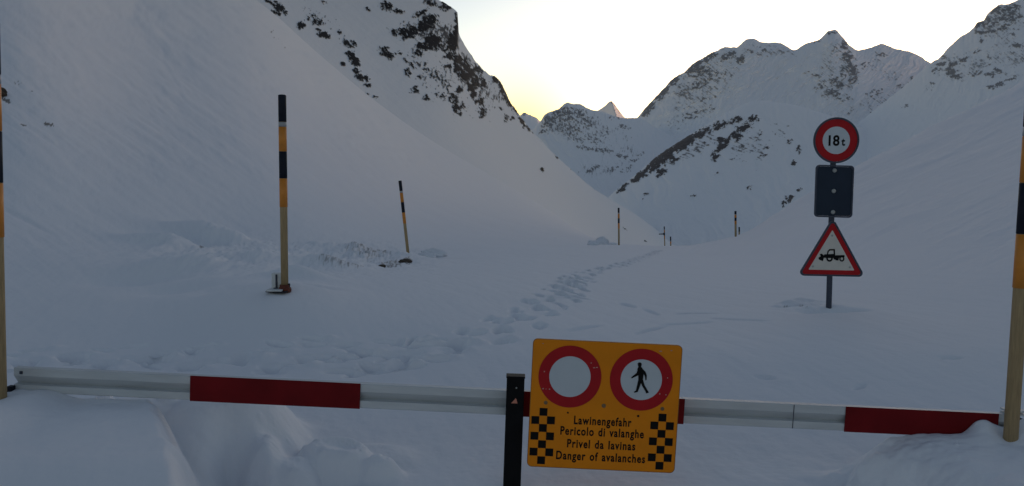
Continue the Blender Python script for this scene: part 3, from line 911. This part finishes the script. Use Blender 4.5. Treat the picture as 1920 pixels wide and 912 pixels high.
M_BOLTB = simple('bolt_tarnished', (0.20, 0.13, 0.06), .5, .4, var=.25)
M_RUST = simple('rusty_iron', (0.12, 0.030, 0.016), .8, var=.3, scale=30, bump=.4)
M_PLAST = simple('white_plastic', (0.56, 0.58, 0.58), .5, var=.06)
M_STICK = simple('pink_sticker', (0.62, 0.23, 0.15), .5, var=.1)
M_SNOWOBJ = simple('snow_lump', (0.78, 0.79, 0.82), .8, var=.03, scale=6, bump=.3, spec=.2)
M_ROCK = simple('brown_rock', (0.075, 0.058, 0.045), .9, var=.35, scale=4, bump=.6, spec=.2)

# ------------------------------------------------------------------ snow poles
BANDS = (('black_band', M_BLACKB, .31), ('reflector_band', M_GREYB, .055), ('orange_band', M_ORANGE, .28), ('black_band', M_BLACKB, .31), ('orange_band', M_ORANGE, .33))


def snow_pole(top, bot, Yd, label, rad=.042, bury=.35, simple_bands=None):
    T, B = wpt(top[0], top[1], Yd), wpt(bot[0], bot[1], Yd)
    L = (T - B).length
    za = (T - B).normalized()
    xa = Vector((0, 1, 0)).cross(za).normalized()
    q = Matrix((xa, za.cross(xa), za)).transposed().to_quaternion()
    t = thing('snow_pole', label, 'snow pole', B, 'snow poles along the road', q)
    bm = bmesh.new()
    lathe(bm, [(rad, -bury), (rad, L - .02)], 16)
    link('wooden_shaft', bm, M_WOOD, t, True)
    z = L
    for i, (n_, m_, h) in enumerate(simple_bands or BANDS):
        bm = bmesh.new()
        r = rad + .0035
        h_ = min(h, z)
        if h_ <= .02:
            break
        lathe(bm, ([(r, z - h_ + .002), (r, z - .008), (r - .012, z)] if i == 0 else [(r, z - h_ + .002), (r, z - .002)]), 16)
        o = link(n_, bm, m_, t)
        for p in o.data.polygons:
            p.use_smooth = len(p.vertices) == 4
        z -= h_
    return t, L


snow_pole((-17, 40), (-1, 752), 4.85, 'tall snow pole cut off by the left edge, beside the barrier\'s left end')
p2, L2 = snow_pole((529, 178), (534, 546), 9.3, 'tall straight snow pole behind the barrier with a white guard at its foot', bury=.03)
snow_pole((750, 339), (766, 484), 24, 'slender snow pole leaning left at the foot of the left slope', rad=.045)
snow_pole((1160, 390), (1160.5, 460), 50, 'distant upright snow pole on the left road edge, beside a grey lump of snow', rad=.055)
p5, L5 = snow_pole((1245.5, 425), (1246.5, 466), 85, 'thin distant snow pole with a small cross arm near the far bend', rad=.055)
snow_pole((1257.3, 444), (1257.8, 468), 108, 'shortest and farthest stubby snow pole right behind the one with a cross arm', rad=.085,
          simple_bands=(('black_band', M_BLACKB, .55), ('reflector_band', M_GREYB, .1), ('orange_band', M_ORANGE, .3)))
snow_pole((1379, 396), (1379.5, 446), 78, 'distant snow pole on the right skyline of the road, taller of the close pair', rad=.10)
snow_pole((1386, 426), (1386, 446), 84, 'short dark snow pole just right of the taller one on the skyline', rad=.075,
          simple_bands=(('black_band', M_BLACKB, .5),))
snow_pole((1941, 140), (1895, 822), 4.86, 'snow pole at the right edge in front of the barrier\'s red end')
bm = bmesh.new()
box(bm, (-.28, 0, L5 * .66), (.62, .06, .10), .01)
box(bm, (-.05, 0, L5 * .66), (.16, .16, .2), .01)
link('cross_arm', bm, M_BLACKB, p5)
# foot of the second pole: white guard, base plate, rusty socket, bracket
k = 9.3 / F
bm = bmesh.new()
box(bm, (-14.5 * k, -.02, 0.008), (31 * k, .24, 2.4 * k), .008)
box(bm, (-4 * k, -.02, 0.004), (25 * k, .26, 2.2 * k), .006)
link('base_plate', bm, M_BLACKB, p2)
bm = bmesh.new()
box(bm, (-14.5 * k, -.03, .020), (29 * k, .22, .022), .006)
box(bm, (-15.5 * k, .06, 17 * k), (21 * k, .09, 33 * k), .012)
link('guard_panel', bm, M_PLAST, p2)
bm = bmesh.new()
lathe(bm, [(.011, 5 * k), (.011, 31 * k)], 10, c=(-16.0 * k, .008, 0))
lathe(bm, [(.03, 3 * k), (.026, 6.5 * k)], 12, c=(-16.0 * k, -.02, 0))
link('guard_rod', bm, M_STEEL, p2)
bm = bmesh.new()
lathe(bm, [(.075, -.01), (.075, .03), (.058, .05), (.058, .075)], 18)
box(bm, (6 * k, 0, .02), (8 * k, .10, .04), .006)
link('socket', bm, M_RUST, p2)
bm = bmesh.new()
box(bm, (8.5 * k, 0, 9 * k), (2.6 * k, .03, 11 * k), .003)
link('wedge', bm, M_BLACKB, p2)

# ------------------------------------------------------------------ barrier
TILT = R(2.75)
q_t = Matrix.Rotation(TILT, 4, 'Y').to_quaternion()
BY = 5.05
ks = BY / F
o_px, o_py = 960.0, 754.0                       # a point on the boom's centre line
boom = thing('barrier_boom', 'long white and red metal barrier boom lying tilted across the snowy road', 'barrier', wpt(o_px, o_py, BY), None, q_t)


def bu(px):                                     # photo column -> along the boom
    return (px - o_px) * ks / math.cos(TILT)


H = 23.5 * ks                                   # half height
# extruded section: lip, three faces with shallow grooves (y is depth, -y faces the camera)
prof = [(0.020, H), (-0.026, H), (-0.030, H - .006), (-0.030, H * .36), (0.014, -H * .32), (-0.030, -H * .38), (-0.030, -H + .006), (-0.026, -H), (0.020, -H)]


def extrude_prof(bm, pr, x0, x1):
    A = [bm.verts.new((x0, y, z)) for y, z in pr]
    B = [bm.verts.new((x1, y, z)) for y, z in pr]
    n = len(pr)
    bm.faces.new(A)
    bm.faces.new(B)
    for i in range(n):
        bm.faces.new((A[i], A[(i + 1) % n], B[(i + 1) % n], B[i]))


bm = bmesh.new()
extrude_prof(bm, prof, bu(16), bu(1925))
link('rail', bm, M_ALU, boom)
for a, b in ((350, 672), (982, 1287), (1593, 1884)):
    bm = bmesh.new()
    box(bm, ((bu(a) + bu(b)) / 2, -.0345, 0), (bu(b) - bu(a), .008, 2 * H + .006), .002)
    link('red_band', bm, M_REDB, boom)
bm = bmesh.new()
box(bm, (bu(30), -.032, H * .62), (.02, .008, .02), .004)
link('rivet', bm, M_STEEL, boom)
bm = bmesh.new()
box(bm, (bu(1495), -.031, 0), (.004, .004, 2 * H - .004))
link('joint_seam', bm, M_STEEL, boom)
bm = bmesh.new()
extrude_prof(bm, [(.03, H + .030), (-.045, H + .030), (-.045, H + .018), (.03, H + .018)], bu(1897), bu(1935))
extrude_prof(bm, [(.03, H + .008), (-.045, H + .008), (-.045, H - .003), (.03, H - .003)], bu(1897), bu(1935))
link('end_fitting', bm, M_ALU, boom)
bm = bmesh.new()
box(bm, (bu(1917), -.05, H - .03), (.05, .05, .035), .008)
link('lock', bm, M_BLACKB, boom)
bm = bmesh.new()
box(bm, (bu(14), -.05, -H * .75), (.035, .05, .05), .006)
link('end_bracket', bm, M_BLACKB, boom)

# centre post
PY = 4.93
Tp, Bp = wpt(967, 708, PY), wpt(958, 960, PY)
q_p = (Tp - Bp).to_track_quat('Z', 'X')
post = thing('barrier_post', 'square black steel post standing in front of the barrier left of the orange sign', 'post', Bp, None, q_p)
Lp = (Tp - Bp).length
bm = bmesh.new()
kp = PY / F
q_inv = q_p.inverted()


def in_post(o):
    # square to the camera: undo the spin that the tracking adds
    return o


def oriented_box(parent_q, c, s, bev):
    """box given in axes x = right, y = away, z = along the post"""
    bm_ = bmesh.new()
    box(bm_, c, s, bev)
    return bm_


post.rotation_mode = 'QUATERNION'
zax = (Tp - Bp).normalized()
yax = Vector((0, 1, 0))
xax = yax.cross(zax).normalized()
yax = zax.cross(xax)
post.rotation_quaternion = Matrix((xax, yax, zax)).transposed().to_quaternion()
link('post_body', oriented_box(None, (0, .025, Lp / 2 - .2), (34 * kp, .08, Lp + .4), .006), M_POST, post)
bm = bmesh.new()
box(bm, (0, .025, Lp + .003), (36 * kp, .085, .012), .003)
link('cap', bm, M_POST, post)
bm = bmesh.new()
lathe(bm, [(.006, 0), (.005, .004)], 12, 'Y', (2 * kp, -.0155, Lp - 19 * kp))
link('screw', bm, M_BOLT, post)
bm = bmesh.new()
prism(bm, [(-7 * kp, Lp - 49 * kp), (5 * kp, Lp - 49 * kp), (2.5 * kp, Lp - 40.5 * kp), (1 * kp, Lp - 39 * kp), (-1 * kp, Lp - 42 * kp)], -.0155, -.0175)
link('sticker', bm, M_STICK, post)

# ------------------------------------------------------------------ avalanche sign
SY = 4.86
kk = SY / F
C0 = (1133.0, 762.0)
av = thing('avalanche_sign', 'square orange avalanche warning board in four languages hanging on the barrier', 'sign', wpt(C0[0], C0[1], SY), None, q_t)
ct, st = math.cos(TILT), math.sin(TILT)


def sl(px, py):
    """photo pixel -> sign plane x, z"""
    dx, dy = px - C0[0], py - C0[1]
    return ((dx * ct + dy * st) * kk, -(-dx * st + dy * ct) * kk)


hw, hh = 141.3 * kk, 123.8 * kk
rim = round_poly([(-hw, -hh), (hw, -hh), (hw, hh), (-hw, hh)], 9 * kk)
bm = bmesh.new()
prism(bm, rim, .012, 0.0)
link('board', bm, M_SIGNOR, av)
s_in = round_poly([(-hw + .006, -hh + .006), (hw - .006, -hh + .006), (hw - .006, hh - .006), (-hw + .006, hh - .006)], 8 * kk)
bm = bmesh.new()
s_out = round_poly([(-hw - .003, -hh - .003), (hw + .003, -hh - .003), (hw + .003, hh + .003), (-hw - .003, hh + .003)], 9.5 * kk)
ring_prism(bm, s_out, rim, .014, -.002)
link('edge_trim', bm, simple('sign_edge', (.30, .12, .012), .5), av)
for cx, cy in ((1067, 704.5), (1203, 710.5)):
    x, z = sl(cx, cy)
    bm = bmesh.new()
    ring_prism(bm, circle(x, z, 60 * kk, 64), circle(x, z, 39.5 * kk, 64), -.0008, -.0030)
    link('red_ring', bm, M_SIGNRED, av)
    bm = bmesh.new()
    prism(bm, circle(x, z, 39.4 * kk, 64), -.0008, -.0026)
    link('white_disc', bm, M_SIGNWH, av)
# walking figure (one outline group), drawn in its own little grid
zs = kk / 3.02


def zc(zx, zy):
    return sl(940 + zx / 3.0194, 610 + zy / 3.0194)


bm = bmesh.new()
def fig(pts, lay):
    prism(bm, [zc(*p) for p in pts], -.0020, -.0040 - lay * .00025)
fig([(784 + 10.5 * math.cos(a), 218 + 12 * math.sin(a)) for a in np.linspace(0, 2 * math.pi, 20, endpoint=False)], 0)
fig([(771, 213), (772, 208), (778, 202), (788, 202), (795, 208), (797, 214)], 1)
fig([(777, 226), (792, 226), (801, 238), (808, 262), (803, 306), (777, 308), (776, 270), (770, 242)], 2)
fig([(774, 239), (766, 264), (738, 287), (735, 294), (741, 294), (776, 277), (782, 258)], 3)
fig([(798, 236), (817, 256), (825, 276), (824, 303), (818, 307), (814, 282), (802, 262)], 4)
fig([(777, 302), (796, 304), (788, 336), (774, 374), (755, 379), (752, 374), (763, 367), (771, 332)], 5)
fig([(784, 304), (803, 301), (813, 334), (831, 365), (838, 377), (823, 383), (819, 372), (800, 340)], 6)
link('walking_figure', bm, M_BLACK, av)
for txt, x0, x1, base in (('Lawinengefahr', 1075, 1185, 799), ('Pericolo di valanghe', 1049, 1209, 820.5), ('Privel da lavinas', 1062, 1193, 845), ('Danger of avalanches', 1041, 1212, 869)):
    cxp = (x0 + x1) / 2
    x, z = sl(cxp, base)
    lettering('lettering', txt, M_BLACK, av, x, z, (x1 - x0) * kk, 16.3 * kk, -.0004, bold=.027, spacing=1.18)
for pat in (((232, 492), (185, 540), (275, 542), (229, 587), (180, 633), (270, 636), (224, 683), (175, 727), (266, 731), (219, 778)),
            ((919, 526), (873, 572), (963, 576), (915, 622), (866, 666), (958, 670), (911, 716), (861, 761), (953, 765), (906, 811))):
    bm = bmesh.new()
    for zx, zy in pat:
        x, z = zc(zx, zy)
        h = 7.5 * kk
        prism(bm, [(x - h, z - h), (x + h, z - h), (x + h, z + h), (x - h, z + h)], -.0004, -.0016)
    link('checker_mark', bm, M_BLACK, av)
for px, py, m_, r in ((1021, 755, M_BOLTB, 3.6), (1132, 761, M_BOLTB, 4), (1244, 767, M_BOLTB, 3.6), (1063.5, 774.5, M_BLACK, 1.8), (1198, 781, M_BLACK, 2.2)):
    x, z = sl(px, py)
    bm = bmesh.new()
    lathe(bm, [(r * kk, 0.0005), (r * kk, .003), (r * .6 * kk, .0045)], 14, 'Y', (x, 0, z))
    link('bolt', bm, m_, av)
# chipped paint on the rings and the board
M_CHIP = simple('bare_primer', (.50, .30, .26), .6)
for zx, zy, a, b in ((236, 255, 4, 4), (505, 205, 4, 3), (522, 233, 7, 3), (538, 231, 6, 3), (229, 355, 5, 4), (266, 358, 4, 4), (246, 357, 2, 3), (945, 292, 3, 4), (901, 386, 4, 4), (937, 391, 3, 4), (903, 137, 9, 3), (965, 133, 6, 3), (228, 92, 5, 2)):
    x, z = zc(zx, zy)
    a, b = a * zs, b * zs
    bm = bmesh.new()
    prism(bm, [(x - a, z - b * .4), (x - a * .2, z - b), (x + a, z - b * .5), (x + a * .7, z + b), (x - a * .6, z + b * .7)], -.0010, -.0036)
    link('paint_chip', bm, M_CHIP, av)
# clamps behind
for cx in (-.25, .25):
    bm = bmesh.new()
    box(bm, (cx, .045, 0), (.05, .066, .20), .004)
    link('clamp', bm, M_STEEL, av)

# ------------------------------------------------------------------ road sign on its post
RY = 10.6
kr = RY / F
T, B = wpt(1567.5, 222, RY), wpt(1556.5, 581, RY)
rs = thing('road_sign', 'thin steel post carrying a round weight limit sign, a blank dark panel and a snow plough triangle', 'road sign', B)
rs['label'] = 'steel post with round 18 t sign, blank dark panel and snow plough triangle'
zax = (T - B).normalized()
yax = Vector((0, 1, 0))
xax = yax.cross(zax).normalized()
yax = zax.cross(xax)
rs.rotation_mode = 'QUATERNION'
rs.rotation_quaternion = Matrix((xax, yax, zax)).transposed().to_quaternion()
Minv = Matrix((xax, yax, zax))
LR = (T - B).length


def rl(px, py):
    """photo pixel -> x, z in the sign post's own plane"""
    d = wpt(px, py, RY) - B
    v = Minv @ d
    return v.x, v.z


bm = bmesh.new()
lathe(bm, [(5.2 * kr, -.5), (5.2 * kr, LR - .1), (4.6 * kr, LR - .09)], 18, c=(0, .05, 0))
o = link('post', bm, M_STEEL, rs)
# round plate
x, z = rl(1568, 263.5)
rd = thing_round = None
bm = bmesh.new()
ring_prism(bm, circle(x, z, 42.5 * kr, 64), circle(x, z, 39.3 * kr, 64), .012, -.010)
round_rim = link('round_plate', bm, M_STEEL, rs)
bm = bmesh.new()
ring_prism(bm, circle(x, z, 39.2 * kr, 64), circle(x, z, 25.5 * kr, 64), .004, -.0020)
link('red_ring', bm, M_SIGNRED, round_rim)
bm = bmesh.new()
prism(bm, circle(x, z, 25.4 * kr, 48), .004, -.0016)
link('white_disc', bm, M_SIGNWH, round_rim)
x1, z1 = rl(1563.5, 273)
lettering('lettering', '18', M_BLACK, round_rim, x1, z1, 20.5 * kr, 19 * kr, -.0012, bold=.03, depth=.002)
x1, z1 = rl(1580.8, 273)
lettering('lettering', 't', M_BLACK, round_rim, x1, z1, 7.0 * kr, 15 * kr, -.0012, bold=.03, depth=.002)
# dark panel
quad = [rl(1526.5, 407), rl(1597.5, 409), rl(1601.5, 311), rl(1530, 309)]
pr = round_poly(quad, 7 * kr)
cx_, cz_ = sum(p[0] for p in quad) / 4, sum(p[1] for p in quad) / 4
pin = [(cx_ + (a - cx_) * .925, cz_ + (b - cz_) * .945) for a, b in pr]
bm = bmesh.new()
ring_prism(bm, pr, pin, .014, -.010)
panel = link('blank_panel', bm, M_STEEL, rs)
bm = bmesh.new()
prism(bm, [(cx_ + (a - cx_) * .995, cz_ + (b - cz_) * .995) for a, b in pin], .008, .002)
link('panel_face', bm, M_BACK, panel)
for px, py in ((1564.5, 320), (1563, 358.5), (1561.5, 398)):
    x, z = rl(px, py)
    bm = bmesh.new()
    lathe(bm, [(4.0 * kr, -.004), (4.0 * kr, .010), (2.6 * kr, .016)], 10, 'Y', (x, 0, z))
    link('bolt', bm, M_BOLT, panel)
# triangle
tri = [rl(1495.5, 517), rl(1622, 519.5), rl(1561.5, 408)]
tri_o = round_poly(tri, 7 * kr)
tc_ = (sum(p[0] for p in tri) / 3, sum(p[1] for p in tri) / 3)


def shrink(pts, d, r):
    """offset triangle inwards by d"""
    n = 3
    out = []
    for i in range(n):
        a, b, c = Vector(pts[i - 1]), Vector(pts[i]), Vector(pts[(i + 1) % n])
        u, v = (a - b).normalized(), (c - b).normalized()
        ang = math.acos(u.dot(v)) / 2
        out.append(tuple(b + (u + v).normalized() * (d / math.sin(ang))))
    return round_poly(out, r)


bm = bmesh.new()
ring_prism(bm, tri_o, shrink(tri, 3.2 * kr, 4.5 * kr), .013, -.010)
tplate = link('triangle_plate', bm, M_STEEL, rs)
bm = bmesh.new()
ring_prism(bm, shrink(tri, 3.3 * kr, 4.5 * kr), shrink(tri, 11.6 * kr, 1.2 * kr), .004, -.002)
link('red_border', bm, M_SIGNRED, tplate)
bm = bmesh.new()
prism(bm, shrink(tri, 11.7 * kr, 1.2 * kr), .004, -.0016)
link('cream_face', bm, M_CREAM, tplate)


def tz(zx, zy):
    return rl(1490 + zx / 4.557, 400 + zy / 4.557)


bm = bmesh.new()
lay = 0
def tp(pts, dl):
    prism(bm, [tz(*p) for p in pts], -.001, -.0040 - dl * .0003)
def tring(o_, i_, dl):
    ring_prism(bm, [tz(*p) for p in o_], [tz(*p) for p in i_], -.001, -.0040 - dl * .0003)
tring([(272, 362), (280, 325), (296, 307), (343, 306), (345, 362)], [(284, 350), (290, 330), (301, 320), (331, 319), (332, 350)], 0)
tp([(252, 352), (345, 348), (345, 360), (424, 358), (426, 376), (372, 382), (366, 396), (336, 396), (330, 384), (250, 382)], 1)
tp([(203, 380), (222, 368), (214, 350), (232, 346), (254, 366), (248, 384), (240, 410), (206, 396)], 2)
tring([(297 + 28 * math.cos(a), 386 + 29 * math.sin(a)) for a in np.linspace(0, 6.283, 24, endpoint=False)], [(297 + 14 * math.cos(a), 386 + 14 * math.sin(a)) for a in np.linspace(0, 6.283, 24, endpoint=False)], 3)
tring([(402 + 22 * math.cos(a), 390 + 24 * math.sin(a)) for a in np.linspace(0, 6.283, 24, endpoint=False)], [(402 + 11 * math.cos(a), 390 + 12 * math.sin(a)) for a in np.linspace(0, 6.283, 24, endpoint=False)], 4)
tp([(345, 372), (380, 372), (372, 405), (348, 402)], 5)
link('plough_symbol', bm, M_BLACK, tplate)
for zx, zy in ((320, 192), (155, 455), (470, 463)):
    x, z = tz(zx, zy)
    bm = bmesh.new()
    lathe(bm, [(2.0 * kr, 0.001), (2.0 * kr, .004), (1.3 * kr, .006)], 10, 'Y', (x, 0, z))
    link('bolt', bm, M_BOLT, tplate)
for px, py in ((1567, 250), (1566, 285), (1563.5, 330), (1561, 392), (1558.5, 470), (1557.5, 500)):
    x, z = rl(px, py)
    bm = bmesh.new()
    box(bm, (x, .032, z), (.14, .030, .025), .003)
    link('clamp', bm, M_STEEL, rs)

# ------------------------------------------------------------------ loose lumps of snow and stones
def lump(name, label, cat, px, py, r, mat, squash=.7, seed=1, group=None, Yd=None):
    if Yd is None:
        x, y, z = ground_at(px, py)
        p = Vector((x, y, z))
    else:
        p = wpt(px, py, Yd)
    bm_ = bmesh.new()
    bmesh.ops.create_icosphere(bm_, subdivisions=4, radius=1)
    for v in bm_.verts:
        c = v.co.copy()
        n_ = float(fbm(np.array([c.x * 1.6 + seed * 7.1 + c.z]), np.array([c.y * 1.6 - seed * 3.7 + c.z * .7]), 4, gain=.6)[0])
        s = r * (1 + .55 * n_)
        v.co = Vector((c.x * s * 1.25, c.y * s, c.z * s * squash + r * squash * .45))
    o_ = link(name, bm_, mat, None, True)
    o_.location = p
    o_['label'], o_['category'] = label, cat
    if group:
        o_['group'] = group
    return o_


lump('snow_lump', 'largest rounded grey snow lump left of the distant upright pole', 'snow lump', 1127, 460, .38, M_SNOWOBJ, .9, 2, 'snow lumps by the far road edge')
lump('snow_lump', 'lower broken snow lump at the left end of the far row', 'snow lump', 1112, 461, .28, M_SNOWOBJ, .7, 5, 'snow lumps by the far road edge')
lump('snow_lump', 'flat snow lump just at the foot of the distant upright pole', 'snow lump', 1149, 459.5, .22, M_SNOWOBJ, .5, 8, 'snow lumps by the far road edge')
lump('snow_lump', 'small bluish snow lump right of the leaning snow pole', 'snow lump', 800, 482, .26, M_SNOWOBJ, .6, 11, 'snow lumps by the leaning pole')
lump('snow_lump', 'larger low snow lump right of the leaning snow pole', 'snow lump', 812, 480, .34, M_SNOWOBJ, .5, 14, 'snow lumps by the leaning pole')
lump('stone', 'dark stone left of the leaning pole on the road edge', 'stone', 717, 499, .06, M_ROCK, .6, 17)
lump('stone', 'dark jagged stone below the leaning pole', 'stone', 760, 494, .12, M_ROCK, .5, 19)
lump('stone', 'small dark stone at the upper left of the bare earth patch', 'stone', 634, 467, .09, M_ROCK, .6, 23)
lump('boulder', 'rounded brown boulder on the slope at the left edge of the picture', 'boulder', -1, 177, .20, M_ROCK, 1.0, 29)
